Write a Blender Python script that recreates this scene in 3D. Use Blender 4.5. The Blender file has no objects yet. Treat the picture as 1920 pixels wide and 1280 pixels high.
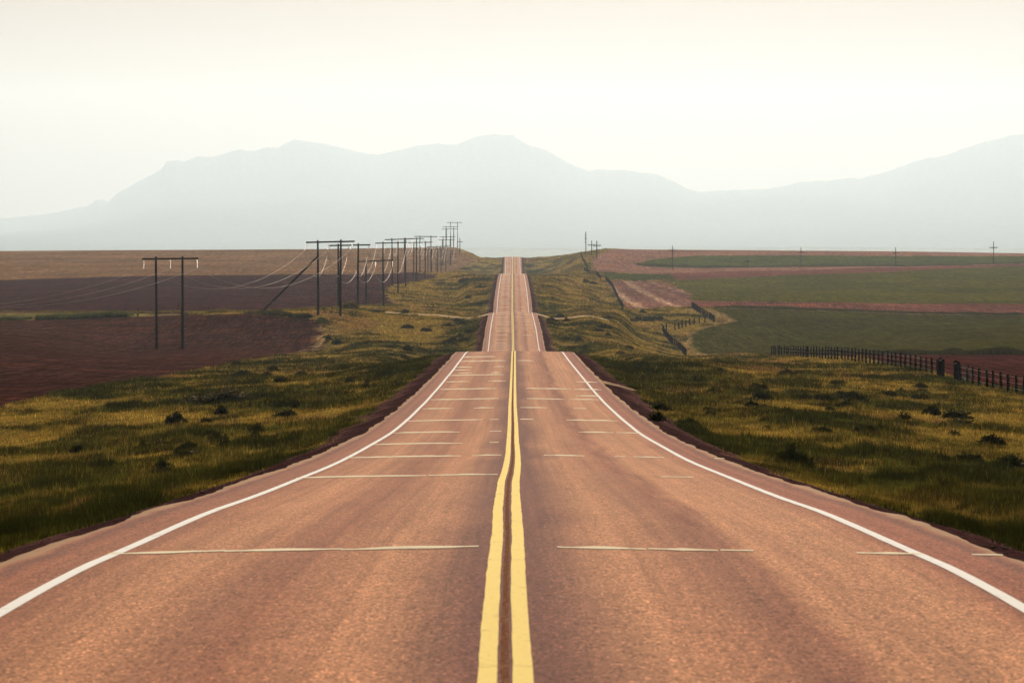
import bpy, math, random
import numpy as np
random.seed(7); rng = np.random.default_rng(11)
R = math.radians
scene = bpy.context.scene
col = scene.collection
F = 7200.0; YH = 500.0; CX = 960.0      # focal length and horizon in pixels of the 1920 wide photograph

# ------------------------------------------------------------------ numeric helpers
def pchip(x, y, xi):
    x = np.asarray(x, float); y = np.asarray(y, float); xi = np.asarray(xi, float)
    h = np.diff(x); dl = np.diff(y, axis=0)
    hh = h.reshape((-1,) + (1,)*(y.ndim-1)); dl = dl/hh
    m = np.zeros_like(y); m[0] = dl[0]; m[-1] = dl[-1]
    if len(x) > 2:
        a, b = dl[:-1], dl[1:]; w1 = 2*hh[1:]+hh[:-1]; w2 = hh[1:]+2*hh[:-1]
        with np.errstate(divide='ignore', invalid='ignore'):
            mm = (w1+w2)/(w1/a+w2/b)
        m[1:-1] = np.where(a*b > 0, np.nan_to_num(mm), 0)
    k = np.clip(np.searchsorted(x, xi)-1, 0, len(x)-2)
    t = np.clip((xi-x[k])/h[k], 0, 1)
    sh = (-1,) + (1,)*(y.ndim-1); t = t.reshape(sh); hk = h[k].reshape(sh)
    t2, t3 = t*t, t*t*t
    return (2*t3-3*t2+1)*y[k]+(t3-2*t2+t)*hk*m[k]+(-2*t3+3*t2)*y[k+1]+(t3-t2)*hk*m[k+1]
def sstep(a, b, x):
    t = np.clip((x-a)/(b-a), 0, 1); return t*t*(3-2*t)
def vnoise(x, y, seed=0):
    xi = np.floor(x).astype(np.int64); yi = np.floor(y).astype(np.int64)
    fx, fy = x-xi, y-yi; fx = fx*fx*(3-2*fx); fy = fy*fy*(3-2*fy)
    def h(a, b):
        n = (a*374761393 + b*668265263 + seed*974634777) & 0xffffffff
        n = ((n ^ (n >> 13))*1274126177) & 0xffffffff
        return ((n ^ (n >> 16)) & 0xffff)/65535.0
    return (h(xi, yi)*(1-fx)+h(xi+1, yi)*fx)*(1-fy)+(h(xi, yi+1)*(1-fx)+h(xi+1, yi+1)*fx)*fy
def fbm(x, y, s, seed=0, o=4):
    v = 0; a = 1; t = 0
    for i in range(o):
        v = v+a*vnoise(x/s+17.3*i, y/s-9.1*i, seed+i); t += a; a *= .5; s = s*.5
    return v/t

# ------------------------------------------------------------------ road profile (distance, height below the eye)
RP = [(-120,-2.2),(0,-2.28),(20,-2.33),(27.4,-2.39),(31.7,-2.46),(36,-2.58),(45.4,-2.85),(53,-3.12),(63,-3.45),(81,-4.02),(94.7,-4.38),(115.5,-4.87),
      (148,-5.36),(171,-5.62),(207,-5.9),(260,-6.25),(290,-6.42),(320,-7.1),(350,-8.4),(400,-10.3),(470,-11.75),(542,-11.83),(613,-10.1),(690,-9.05),(728,-8.72),
      (760,-9.1),(800,-9.9),(873,-10.3),(938,-7.85),(1030,-5.72),(1155,-3.6),(1282,-2.26),(1340,-2.7),(1500,-4.6),(1700,-4.6),(1844,-3.0),(1930,.7),(2010,4.6),(2050,5.3),(2120,4.8),(2300,0),
      (3000,-14),(4200,-20)]
rp = np.array(RP)
def zroad(d): return pchip(rp[:,0], rp[:,1], np.asarray(d, float).ravel()).reshape(np.shape(d))
CROWN = .018
def xroad(d):
    d = np.asarray(d, float)
    return np.interp(d, [0,27,45,63,100,300,542,728,1282,2021,4200], [.02,.03,.05,.06,.08,.20,.25,.15,.2,.45,.9])
RROWS = np.concatenate([np.arange(-60, 14, 4), np.geomspace(14, 2600, 900)])
RZ = zroad(RROWS); RX = xroad(RROWS)
def surf(u, d):
    return np.interp(d, RROWS, RX)+u, np.interp(d, RROWS, RZ)-CROWN*np.abs(u)

# ------------------------------------------------------------------ terrain: columns of (distance, picture row) knots
L_FAR = [(2600,482),(3200,500),(4500,505)]
COL = {
 -700: [(250,-8.3),(450,-9.5),(600,-10.0),(750,-10.3),(850,-9.8),(1050,-7),(1300,-3.4),(1700,1.5),(2200,7.5),(2600,6),(3200,0),(4500,-5)],
 0:    [(250,-8.5),(300,-8.96),(450,-9.6),(600,-10.2),(750,-10.4),(850,-9.8),(1050,-7),(1300,-3.9),(1700,2.1),(2200,8.9),(2600,7),(3200,0),(4500,-5)],
 250:  [(250,-8.3),(300,-9.0),(430,-10.6),(579,-12.3),(650,-11.2),(710,-9.2),(800,-9.0),(900,-8.6),(1050,-6.9),(1300,-3.5),(1700,2.1),(2200,9.4),(2600,7),(3200,0),(4500,-5)],
 450:  [(250,-7.9),(330,-9.3),(423,-10.6),(500,-11.4),(579,-12.2),(640,-10.2),(668,-8.3),(720,-8.2),(800,-8.4),(900,-8.1),(1050,-6.6),(1300,-3.1),(1700,2.2),(2200,9.7),(2600,7),(3200,0),(4500,-5)],
 600:  [(250,-7.6),(400,-10.1),(500,-11.6),(560,-12.7),(620,-10.3),(650,-8.7),(690,-7.9),(772,-8.0),(888,-8.6),(1050,-6.6),(1300,-2.9),(1700,2.3),(2200,10),(2600,7),(3200,0),(4500,-5)],
 700:  [(250,-7.5),(295,-8.0),(400,-9.8),(540,-11.6),(620,-10.7),(680,-8.7),(730,-8.35),(800,-8.9),(888,-9.1),(1000,-6.9),(1114,-5.1),(1256,-4.2),(1341,-3.6),(1406,-2.7),(1600,0),(1900,4.5),(2200,10.5),(2600,7),(3200,0),(4500,-5)],
 800:  [(250,-7.2),(295,-7.6),(400,-10.2),(540,-12.2),(620,-11.2),(680,-9.7),(725,-8.9),(800,-9.6),(876,-9.8),(1000,-8.3),(1150,-6.1),(1282,-4.2),(1341,-3.9),(1406,-1.9),(1574,-2.2),(1660,-2.0),(1968,.8),(2100,7.3),(2200,11),(2600,7),(3200,0),(4500,-5)],
 850:  [(250,-7.2),(295,-7.6),(400,-10.5),(540,-12.3),(620,-11.2),(725,-9.1),(800,-9.9),(876,-10.1),(1000,-9.1),(1150,-6.8),(1282,-3.0),(1406,-2.2),(1640,-2.3),(1750,-2.2),(1968,.6),(2020,5),(2088,7.6),(2155,10.7),(2250,11.3),(2600,7),(3200,0),(4500,-5)],
 880:  [(250,-7.2),(295,-7.6),(400,-10.6),(540,-12.3),(620,-11.0),(725,-9.1),(800,-10),(876,-10.6),(1000,-7.6),(1150,-5),(1282,-2.7),(1406,-2.5),(1640,-3),(1844,-2.3),(2000,4.2),(2080,7.6),(2150,8.2),(2300,4),(3200,-8),(4500,-12)],
 905:  [(250,-7.2),(295,-7.6),(400,-10.7),(542,-12.4),(613,-10.8),(728,-9.2),(800,-10.2),(873,-10.8),(938,-8.4),(1030,-6.3),(1155,-4.1),(1282,-2.7),(1400,-4.3),(1600,-5),(1844,-3.4),(1930,.3),(2010,4.3),(2050,4.6),(2300,0),(3200,-10),(4500,-14)],
 1020: [(250,-7.2),(295,-7.6),(400,-10.7),(542,-12.4),(613,-10.8),(728,-9.2),(800,-10.2),(873,-10.8),(938,-8.4),(1030,-6.3),(1155,-4.1),(1282,-2.7),(1400,-4.0),(1600,-4.4),(1844,-2.6),(1930,1.3),(2010,4.7),(2050,5.1),(2300,0),(3200,-10),(4500,-14)],
 1060: [(250,-7.2),(295,-7.6),(400,-10.6),(542,-12.3),(620,-11.0),(728,-9.2),(800,-10.2),(876,-10.3),(1000,-8.4),(1150,-6.1),(1282,-3.0),(1400,-3.2),(1600,-2.6),(1844,1.5),(2000,5.5),(2060,6.3),(2300,2),(3200,-10),(4500,-14)],
 1090: [(250,-7.2),(295,-7.6),(400,-10.3),(540,-12.1),(620,-11.3),(725,-9.1),(800,-9.8),(876,-9.9),(1000,-8.75),(1200,-6.2),(1300,-3.6),(1450,-2.4),(1700,1.4),(1830,5.9),(2100,7.6),(2300,4),(3200,-8),(4500,-12)],
 1150: [(250,-7.0),(300,-7.6),(400,-9.9),(500,-11.6),(600,-12.0),(725,-10.3),(830,-9.9),(900,-9.8),(960,-9.8),(1000,-11.0),(1060,-10.6),(1142,-8.9),(1250,-6.9),(1398,-3.4),(1500,-2.4),(1600,-1.2),(1700,1.0),(1800,5.2),(1950,8.2),(2130,9.9),(2400,6),(3200,-5),(4500,-10)],
 1200: [(250,-6.9),(300,-7.6),(400,-9.7),(480,-11.1),(600,-13.3),(730,-14.0),(830,-12.9),(900,-11.2),(960,-10.3),(1000,-11.2),(1040,-10.9),(1100,-9.9),(1300,-6.9),(1450,-4.6),(1500,-3.7),(1600,-2.3),(1700,-1.2),(1750,0.4),(1900,4.2),(2150,9.6),(2400,6),(3200,-5),(4500,-10)],
 1290: [(250,-7.0),(300,-7.6),(400,-9.9),(480,-11.5),(600,-14.5),(720,-16.4),(780,-15.2),(848,-13.3),(971,-10.4),(1000,-10.5),(1100,-9.8),(1300,-7.2),(1450,-4.8),(1600,-2.4),(1700,-1.1),(1750,0),(1900,4),(2150,9.4),(2400,6),(3200,-5),(4500,-10)],
 1440: [(250,-7.5),(350,-9.0),(430,-10.3),(480,-11.2),(560,-13),(650,-14.4),(750,-15),(850,-13.6),(1000,-11),(1060,-9.3),(1300,-7.2),(1500,-3.5),(1600,-2.2),(1700,-1),(1800,.3),(1950,4.3),(2150,9.1),(2400,6),(3200,-5),(4500,-10)],
 1700: [(250,-7.9),(321,-8.6),(400,-9.6),(500,-11.7),(650,-13.3),(850,-13),(1000,-11.7),(1080,-10.2),(1300,-7.2),(1500,-3.5),(1600,-2.2),(1700,-1),(1800,.3),(1950,4.3),(2150,8.5),(2400,6),(3200,-5),(4500,-10)],
 1920: [(250,-8.3),(300,-8.9),(360,-9.6),(450,-10.4),(600,-11.8),(800,-12.3),(1000,-12),(1090,-10.4),(1300,-7.2),(1600,-2.7),(1750,0),(1950,3.5),(2150,7.5),(2400,5),(3200,-5),(4500,-10)],
 2700: [(250,-8.6),(300,-8.9),(450,-10),(600,-11.5),(800,-12),(1000,-11.5),(1300,-7.2),(1600,-2.7),(1950,3.5),(2150,6),(2400,5),(3200,-5),(4500,-10)],
}
DG = np.geomspace(250, 4500, 700)
ks = sorted(COL)
ZC = np.array([pchip(np.log([p[0] for p in COL[k]]), [p[1] for p in COL[k]], np.log(DG)) for k in ks])
PXG = np.linspace(ks[0], ks[-1], 681)
ZG = pchip(np.array(ks, float), ZC, PXG)
def ztable(px, d):
    a = np.clip((px-PXG[0])/(PXG[1]-PXG[0]), 0, len(PXG)-1.001)
    b = np.clip(np.log(np.maximum(d, 1)/DG[0])/math.log(DG[1]/DG[0]), 0, len(DG)-1.001)
    i, j = a.astype(int), b.astype(int); fa, fb = a-i, b-j
    return (ZG[i,j]*(1-fa)+ZG[i+1,j]*fa)*(1-fb)+(ZG[i,j+1]*(1-fa)+ZG[i+1,j+1]*fa)*fb
def zground(x, y):
    x = np.asarray(x, float); y = np.asarray(y, float)
    dd = np.maximum(y, 250)
    zt = ztable(CX+F*x/dd, dd)+np.where(y < 250, .85*(zroad(np.minimum(y, 250))-zroad(250.)), 0)
    und = (fbm(x, y, 22, 3, 3)-.5)*.55*sstep(8, 16, np.abs(x))*sstep(36, 24, np.abs(x))*sstep(900, 300, y)
    zt = zt+und
    zr = zroad(np.clip(y, -110, 2600)); u = np.abs(x-xroad(y))
    cs = np.interp(u, [0,4.0,4.42,4.55,4.75,5.5,6.4,7.6,9.5,14,20], [-.4,-.45,-.2,-.115,-.15,-.34,-.62,-.95,-1.1,-1.1,-1.1])
    cs = cs+(fbm(x, y*.5, .9, 8, 2)-.5)*.035*sstep(4.6, 5.2, u)
    w = sstep(6.4, 15, u)
    far = sstep(2150, 2400, y)
    return (zr+cs)*(1-w)*(1-far)+zt*(w+(1-w)*far)
def hit(px, row, d0=25.0):
    d = np.geomspace(d0, 4400, 3000)
    x = (px-CX)/F*d; r = YH-F*zground(x, d)/d
    k = np.argmax(r <= row)
    if r[k] > row: k = int(np.argmin(r))
    return x[k], d[k]
def poly_px(pts, n=8):
    out = []
    for (a, b) in zip(pts[:-1], pts[1:]):
        for t in np.linspace(0, 1, n, endpoint=False):
            out.append(hit(a[0]+(b[0]-a[0])*t, a[1]+(b[1]-a[1])*t))
    out.append(hit(*pts[-1])); return out
def inside(poly, x, y):
    p = np.array(poly); r = np.zeros(x.shape, bool)
    bx = (y > p[:,1].min()) & (y < p[:,1].max()); xs = x[bx]; ys = y[bx]; rr = np.zeros(xs.shape, bool)
    for i in range(len(p)):
        x1, y1 = p[i-1]; x2, y2 = p[i]
        if y1 == y2: continue
        c = ((y1 > ys) != (y2 > ys)) & (xs < (x2-x1)*(ys-y1)/(y2-y1)+x1)
        rr ^= c
    r[bx] = rr; return r

# ------------------------------------------------------------------ scene helpers
def mesh_np(name, v, f, mats, parent=None, smooth=True, nper=4):
    me = bpy.data.meshes.new(name)
    v = np.asarray(v, np.float32); f = np.asarray(f, np.int32)
    me.vertices.add(len(v)); me.vertices.foreach_set('co', v.ravel())
    me.loops.add(f.size); me.loops.foreach_set('vertex_index', f.ravel())
    me.polygons.add(len(f)); me.polygons.foreach_set('loop_start', np.arange(0, f.size, nper, dtype=np.int32))
    me.polygons.foreach_set('loop_total', np.full(len(f), nper, np.int32))
    if smooth: me.polygons.foreach_set('use_smooth', np.ones(len(f), bool))
    me.update(calc_edges=True); me.validate()
    for m in (mats if isinstance(mats, list) else [mats]): me.materials.append(m)
    o = bpy.data.objects.new(name, me); col.objects.link(o)
    if parent: o.parent = parent
    return o
def set_col(o, c, name='Col'):
    a = o.data.color_attributes.new(name, 'FLOAT_COLOR', 'POINT')
    c4 = np.ones((len(c), 4), np.float32); c4[:,:3] = c
    a.data.foreach_set('color', c4.ravel())
def tag(o, label=None, cat=None, group=None, kind=None):
    if label: o['label'] = label
    if cat: o['category'] = cat
    if group: o['group'] = group
    if kind: o['kind'] = kind
    return o
def empty(name, loc):
    o = bpy.data.objects.new(name, None); o.empty_display_size = .3; o.location = loc; col.objects.link(o); return o
def grid_faces(nr, nc):
    i = np.arange(nr-1)[:,None]*nc+np.arange(nc-1)[None,:]
    return np.stack([i, i+1, i+nc+1, i+nc], -1).reshape(-1, 4)
class MB:
    def __init__(s): s.v = []; s.f = []
    def tube(s, pts, rad, n=8, caps=True):
        pts = [np.array(p, float) for p in pts]; k = len(pts)
        rad = rad if hasattr(rad, '__len__') else [rad]*k
        b = len(s.v)
        for i, p in enumerate(pts):
            t = pts[min(i+1, k-1)]-pts[max(i-1, 0)]; t = t/np.linalg.norm(t)
            a = np.array([0,0,1.]) if abs(t[2]) < .9 else np.array([0,1.,0])
            u = np.cross(t, a); u /= np.linalg.norm(u); w = np.cross(t, u)
            for j in range(n):
                an = 2*math.pi*j/n; s.v.append(tuple(p+rad[i]*(u*math.cos(an)+w*math.sin(an))))
        for i in range(k-1):
            for j in range(n):
                s.f.append((b+i*n+j, b+i*n+(j+1)%n, b+(i+1)*n+(j+1)%n, b+(i+1)*n+j))
        if caps:
            s.f.append(tuple(b+j for j in range(n))); s.f.append(tuple(b+(k-1)*n+j for j in reversed(range(n))))
        return s
    def box(s, c, d, bev=.0):
        b = len(s.v); x, y, z = c; a, e, h = d[0]/2, d[1]/2, d[2]/2
        for sx, sy, sz in [(-1,-1,-1),(1,-1,-1),(1,1,-1),(-1,1,-1),(-1,-1,1),(1,-1,1),(1,1,1),(-1,1,1)]:
            s.v.append((x+sx*a, y+sy*e, z+sz*h))
        for q in [(0,3,2,1),(4,5,6,7),(0,1,5,4),(1,2,6,5),(2,3,7,6),(3,0,4,7)]: s.f.append(tuple(b+i for i in q))
        return s
    def mesh(s, name, mat):
        me = bpy.data.meshes.new(name); me.from_pydata(s.v, [], s.f); me.update(); me.materials.append(mat)
        return me
    def build(s, name, mat, parent=None, loc=(0,0,0)):
        o = bpy.data.objects.new(name, s.mesh(name, mat)); col.objects.link(o); o.location = loc
        if parent: o.parent = parent
        return o

# ------------------------------------------------------------------ materials
def mat(name):
    m = bpy.data.materials.new(name); m.use_nodes = True
    nt = m.node_tree; b = nt.nodes['Principled BSDF']; return m, nt, b
def N(nt, t, **k):
    n = nt.nodes.new(t)
    for a, v in k.items(): setattr(n, a, v)
    return n
def ramp(nt, fac, stops, interp='LINEAR'):
    r = N(nt, 'ShaderNodeValToRGB'); r.color_ramp.interpolation = interp
    e = r.color_ramp.elements
    while len(e) < len(stops): e.new(.5)
    for q, (p, c) in zip(e, stops):
        q.position = p; q.color = (c, c, c, 1) if not hasattr(c, '__len__') else (*c, 1)
    nt.links.new(fac, r.inputs[0]); return r.outputs[0]
def noise(nt, vec, scale, detail=4, rough=.55, sc=None):
    if sc is not None:
        mp = N(nt, 'ShaderNodeMapping'); mp.inputs['Scale'].default_value = sc; nt.links.new(vec, mp.inputs[0]); vec = mp.outputs[0]
    n = N(nt, 'ShaderNodeTexNoise'); n.inputs['Scale'].default_value = scale; n.inputs['Detail'].default_value = detail; n.inputs['Roughness'].default_value = rough
    nt.links.new(vec, n.inputs['Vector']); return n.outputs['Fac']
def mixc(nt, mode, fac, a, b):
    m = N(nt, 'ShaderNodeMix', data_type='RGBA', blend_type=mode)
    for i, v in ((0, fac), (6, a), (7, b)):
        s = m.inputs[i]
        if hasattr(v, 'links'): nt.links.new(v, s)
        elif hasattr(v, '__len__'): s.default_value = (*v, 1)
        else: s.default_value = v if i == 0 else (v, v, v, 1)
    return m.outputs[2]
def math_(nt, op, a, b=0.):
    m = N(nt, 'ShaderNodeMath', operation=op)
    for s, v in ((m.inputs[0], a), (m.inputs[1], b)):
        if hasattr(v, 'links'): nt.links.new(v, s)
        else: s.default_value = v
    return m.outputs[0]
def bump(nt, b, h, st, dist):
    n = N(nt, 'ShaderNodeBump'); n.inputs['Strength'].default_value = st; n.inputs['Distance'].default_value = dist
    nt.links.new(h, n.inputs['Height']); nt.links.new(n.outputs[0], b.inputs['Normal'])
def simple(name, c, rough=.7, var=.35, scale=6, metal=0., spec=.4):
    m, nt, b = mat(name)
    tc = N(nt, 'ShaderNodeTexCoord')
    n = noise(nt, tc.outputs['Object'], scale, 5)
    cc = mixc(nt, 'MIX', ramp(nt, n, [(.3, 0.), (.7, 1.)]), tuple(q*(1-var) for q in c), tuple(min(1, q*(1+var)) for q in c))
    nt.links.new(cc, b.inputs['Base Color']); b.inputs['Roughness'].default_value = rough; b.inputs['Metallic'].default_value = metal
    b.inputs['Specular IOR Level'].default_value = spec
    return m

def ground_mat(name, kind):
    m, nt, b = mat(name); geo = N(nt, 'ShaderNodeTexCoord').outputs['Object']
    at = N(nt, 'ShaderNodeVertexColor', layer_name='Col').outputs['Color']
    fine = noise(nt, geo, 5.0, 6, .75); mid = noise(nt, geo, .35, 5, .6); big = noise(nt, geo, .03, 4, .6, (1, .35, 1))
    c = mixc(nt, 'MULTIPLY', 1., at, ramp(nt, fine, [(.3, .45), (.5, 1.), (.72, 1.75)]))
    c = mixc(nt, 'MULTIPLY', 1., c, ramp(nt, mid, [(.3, .62), (.5, 1.), (.7, 1.4)]))
    c = mixc(nt, 'MULTIPLY', 1., c, ramp(nt, big, [(.3, .75), (.7, 1.25)]))
    gr = noise(nt, geo, 1., 4, .75, (3.2, .2, 1)); gr2 = noise(nt, geo, 1., 3, .7, (.9, .07, 1))
    c = mixc(nt, 'MULTIPLY', 1., c, ramp(nt, gr, [(.32, .5), (.5, 1.), (.68, 1.6)]))
    c = mixc(nt, 'MULTIPLY', 1., c, ramp(nt, gr2, [(.32, .72), (.5, 1.), (.68, 1.3)]))
    gr3 = noise(nt, geo, 1., 4, .8, (1.5, .035, 1))
    c = mixc(nt, 'MULTIPLY', 1., c, ramp(nt, gr3, [(.34, .6), (.5, 1.), (.66, 1.5)]))
    h = math_(nt, 'ADD', math_(nt, 'MULTIPLY', fine, .25), mid)
    if kind in ('soil', 'crop'):
        mp = N(nt, 'ShaderNodeMapping'); mp.inputs['Rotation'].default_value = (0, 0, R(4 if kind == 'soil' else -76)); nt.links.new(geo, mp.inputs[0])
        w = N(nt, 'ShaderNodeTexWave', wave_type='BANDS', bands_direction='X'); w.inputs['Scale'].default_value = .32 if kind == 'soil' else .42
        w.inputs['Distortion'].default_value = 3.4; w.inputs['Detail'].default_value = 3; w.inputs['Detail Scale'].default_value = .6
        nt.links.new(mp.outputs[0], w.inputs[0])
        c = mixc(nt, 'MULTIPLY', 1., c, ramp(nt, w.outputs['Fac'], [(0., .86 if kind == 'soil' else .93), (.5, 1.), (1., 1.14 if kind == 'soil' else 1.05)]))
        streak = noise(nt, geo, 1., 5, .65, (.018, .11, 1))
        tint = (1.7, 1.35, .8) if kind == 'soil' else (1.2, 1.1, .85)
        c = mixc(nt, 'MULTIPLY', 1., c, ramp(nt, streak, [(.3, (.72, .72, .74)), (.5, (1, 1, 1)), (.62, tuple(.5+.5*t for t in tint)), (.74, tint)]))
        h = math_(nt, 'ADD', h, math_(nt, 'MULTIPLY', w.outputs['Fac'], .8))
    nt.links.new(c, b.inputs['Base Color'])
    b.inputs['Roughness'].default_value = 1.; b.inputs['Specular IOR Level'].default_value = 0.
    bump(nt, b, h, .8, .25 if kind != 'gravel' else .12)
    return m
M_grass = ground_mat('grass_ground', 'grass'); M_soil = ground_mat('ploughed_soil', 'soil'); M_crop = ground_mat('young_crop', 'crop')

def gravel_mat():
    m, nt, b = mat('shoulder_gravel'); geo = N(nt, 'ShaderNodeTexCoord').outputs['Object']
    at = N(nt, 'ShaderNodeVertexColor', layer_name='Col').outputs['Color']
    v = N(nt, 'ShaderNodeTexVoronoi'); v.inputs['Scale'].default_value = 16; nt.links.new(geo, v.inputs['Vector'])
    sx = N(nt, 'ShaderNodeSeparateColor'); nt.links.new(v.outputs['Color'], sx.inputs[0])
    c = mixc(nt, 'MULTIPLY', 1., at, ramp(nt, sx.outputs[0], [(0, .45), (.6, .95), (.9, 1.4), (1., 2.6)]))
    c = mixc(nt, 'MULTIPLY', 1., c, ramp(nt, noise(nt, geo, .9, 4, .6, (1, .25, 1)), [(.3, .6), (.7, 1.4)]))
    nt.links.new(c, b.inputs['Base Color']); b.inputs['Roughness'].default_value = 1.; b.inputs['Specular IOR Level'].default_value = 0.
    bump(nt, b, v.outputs['Distance'], .6, .03); return m
M_gravel = gravel_mat()

def asphalt():
    m, nt, b = mat('asphalt'); uv = N(nt, 'ShaderNodeUVMap', uv_map='UVMap').outputs[0]
    s = N(nt, 'ShaderNodeSeparateXYZ'); nt.links.new(uv, s.inputs[0]); u, v = s.outputs[0], s.outputs[1]   # metres across / along
    # wandering of the wear bands
    wob = math_(nt, 'MULTIPLY', math_(nt, 'SUBTRACT', noise(nt, uv, 1., 3, .5, (0.02, .05, 1)), .5), .9)
    uu = math_(nt, 'ADD', u, wob)
    t = math_(nt, 'DIVIDE', math_(nt, 'ADD', uu, 5.), 10.)
    A = (.30, .100, .042); L = (.48, .205, .092); D = (.17, .048, .025); RED = (.30, .085, .037)
    def p(x): return (x+5)/10
    base = ramp(nt, t, [(p(-4.5), RED), (p(-3.7), A), (p(-2.75), L), (p(-1.85), A), (p(-1.0), L), (p(-.3), D), (p(.25), D), (p(.9), L), (p(1.8), A), (p(2.2), L), (p(3.2), L), (p(3.8), RED), (p(4.6), RED)])
    big = noise(nt, uv, 1., 5, .6, (.9, .03, 1))
    base = mixc(nt, 'MULTIPLY', 1., base, ramp(nt, big, [(.32, .9), (.68, 1.1)]))
    blot = noise(nt, uv, 1., 5, .7, (2.4, .3, 1))
    base = mixc(nt, 'MULTIPLY', 1., base, ramp(nt, blot, [(.32, .9), (.68, 1.1)]))
    mpv = N(nt, 'ShaderNodeMapping'); mpv.inputs['Scale'].default_value = (58, 19, 1); nt.links.new(uv, mpv.inputs[0]); vg = N(nt, 'ShaderNodeTexVoronoi'); vg.inputs['Scale'].default_value = 1.; nt.links.new(mpv.outputs[0], vg.inputs['Vector']); svg = N(nt, 'ShaderNodeSeparateColor'); nt.links.new(vg.outputs['Color'], svg.inputs[0]); g1 = svg.outputs[0]; g2 = noise(nt, uv, 1., 5, .9, (10, 3, 1))
    base = mixc(nt, 'MULTIPLY', 1., base, ramp(nt, g1, [(0., .42), (.25, .82), (.7, 1.1), (.93, 1.28), (1., 2.1)]))
    base = mixc(nt, 'MULTIPLY', 1., base, ramp(nt, g2, [(.36, .84), (.64, 1.16)]))
    stk = noise(nt, uv, 1., 5, .7, (5.5, .018, 1))
    base = mixc(nt, 'MULTIPLY', 1., base, ramp(nt, stk, [(.34, (.80,.76,.74)), (.5, (1,1,1)), (.66, (1.16,1.18,1.2))]))
    # dark wandering rut in the right lane
    ru = math_(nt, 'ADD', math_(nt, 'SUBTRACT', u, 1.95), math_(nt, 'MULTIPLY', math_(nt, 'SUBTRACT', noise(nt, uv, 1., 4, .6, (0, .09, 1)), .5), 1.1))
    rr = ramp(nt, math_(nt, 'ABSOLUTE', ru), [(.0, (.72, .6, .57)), (.08, (.86, .77, .75)), (.24, (1, 1, 1))])
    base = mixc(nt, 'MULTIPLY', 1., base, rr)
    # pale stones speckle
    vo = N(nt, 'ShaderNodeTexVoronoi'); vo.inputs['Scale'].default_value = 2.6; nt.links.new(uv, vo.inputs['Vector'])
    sp = ramp(nt, vo.outputs['Distance'], [(.0, 1.), (.045, 1.), (.06, 0.)])
    base = mixc(nt, 'MIX', math_(nt, 'MULTIPLY', sp, .45), base, (.65, .5, .35))
    # pale chipped edge of the pavement
    ed = math_(nt, 'ADD', math_(nt, 'ABSOLUTE', u), math_(nt, 'MULTIPLY', math_(nt, 'SUBTRACT', noise(nt, uv, 1., 4, .6, (1, .5, 1)), .5), .22))
    le = ramp(nt, math_(nt, 'DIVIDE', ed, 5.), [(.0, 0.), (.868, 0.), (.888, 1.)])
    dk = ramp(nt, math_(nt, 'DIVIDE', ed, 5.), [(.0, 0.), (.82, 0.), (.855, .55), (.872, 0.)])
    base = mixc(nt, 'MIX', dk, base, (.10, .035, .025))
    base = mixc(nt, 'MIX', le, base, (.40, .22, .11))
    nt.links.new(base, b.inputs['Base Color'])
    nt.links.new(ramp(nt, g1, [(.0, .95), (1., .88)]), b.inputs['Roughness']); b.inputs['Specular IOR Level'].default_value = .028
    bump(nt, b, math_(nt, 'ADD', g1, math_(nt, 'MULTIPLY', g2, .4)), .3, .008)
    return m
M_road = asphalt()

def paint(name, c, dirt, rough=.45, thr=.63, spec=.05):
    m, nt, b = mat(name); uv = N(nt, 'ShaderNodeUVMap', uv_map='UVMap').outputs[0]
    n1 = noise(nt, uv, 26, 4, .8); n2 = noise(nt, uv, 1., 4, .6, (3, .6, 1))
    f = math_(nt, 'MAXIMUM', ramp(nt, n1, [(thr, 0.), (thr+.08, .8)]), ramp(nt, n2, [(.62, 0.), (.75, .4)]))
    cr = noise(nt, uv, 1., 2, .5, (1.2, 2.2, 1)); f = math_(nt, 'MAXIMUM', f, ramp(nt, cr, [(.645, 0.), (.66, .7), (.675, 0.)]))
    nt.links.new(mixc(nt, 'MIX', f, c, dirt), b.inputs['Base Color']); b.inputs['Roughness'].default_value = .95; b.inputs['Specular IOR Level'].default_value = spec
    bump(nt, b, n1, .3, .006); return m
M_white = paint('white_road_paint', (.88, .86, .84), (.45, .36, .28)); M_yellow = paint('yellow_road_paint', (.97, .74, .22), (.42, .24, .08), thr=.57)
M_crack = paint('crack_lip_glare', (.95, .82, .58), (.5, .34, .2), .7, .6)  # raised crack lips, their sun glare put into the pale colour
M_center = paint('tar_seam', (.16, .06, .036), (.52, .32, .2), .6, .52, 0.)
M_wood = simple('weathered_pole_wood', (.035,.016,.014), .9, .4, 2., spec=.04)
M_post = simple('fence_post_wood', (.018,.010,.010), .9, .5, 9., spec=.03)
M_ins = simple('porcelain_insulator', (.62, .48, .42), .3, .15, 3., spec=.6)
M_wire = simple('aluminium_wire', (.42, .3, .22), .55, .08, 1., metal=.3)
M_fwire = simple('galvanised_wire', (.5, .4, .33), .45, .1, 2., metal=.5)
M_refl = simple('white_reflector', (.85, .85, .85), .4, .05, 3.)
M_stone = simple('road_stone', (.08, .04, .032), .9, .6, .7, spec=.05)

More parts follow.
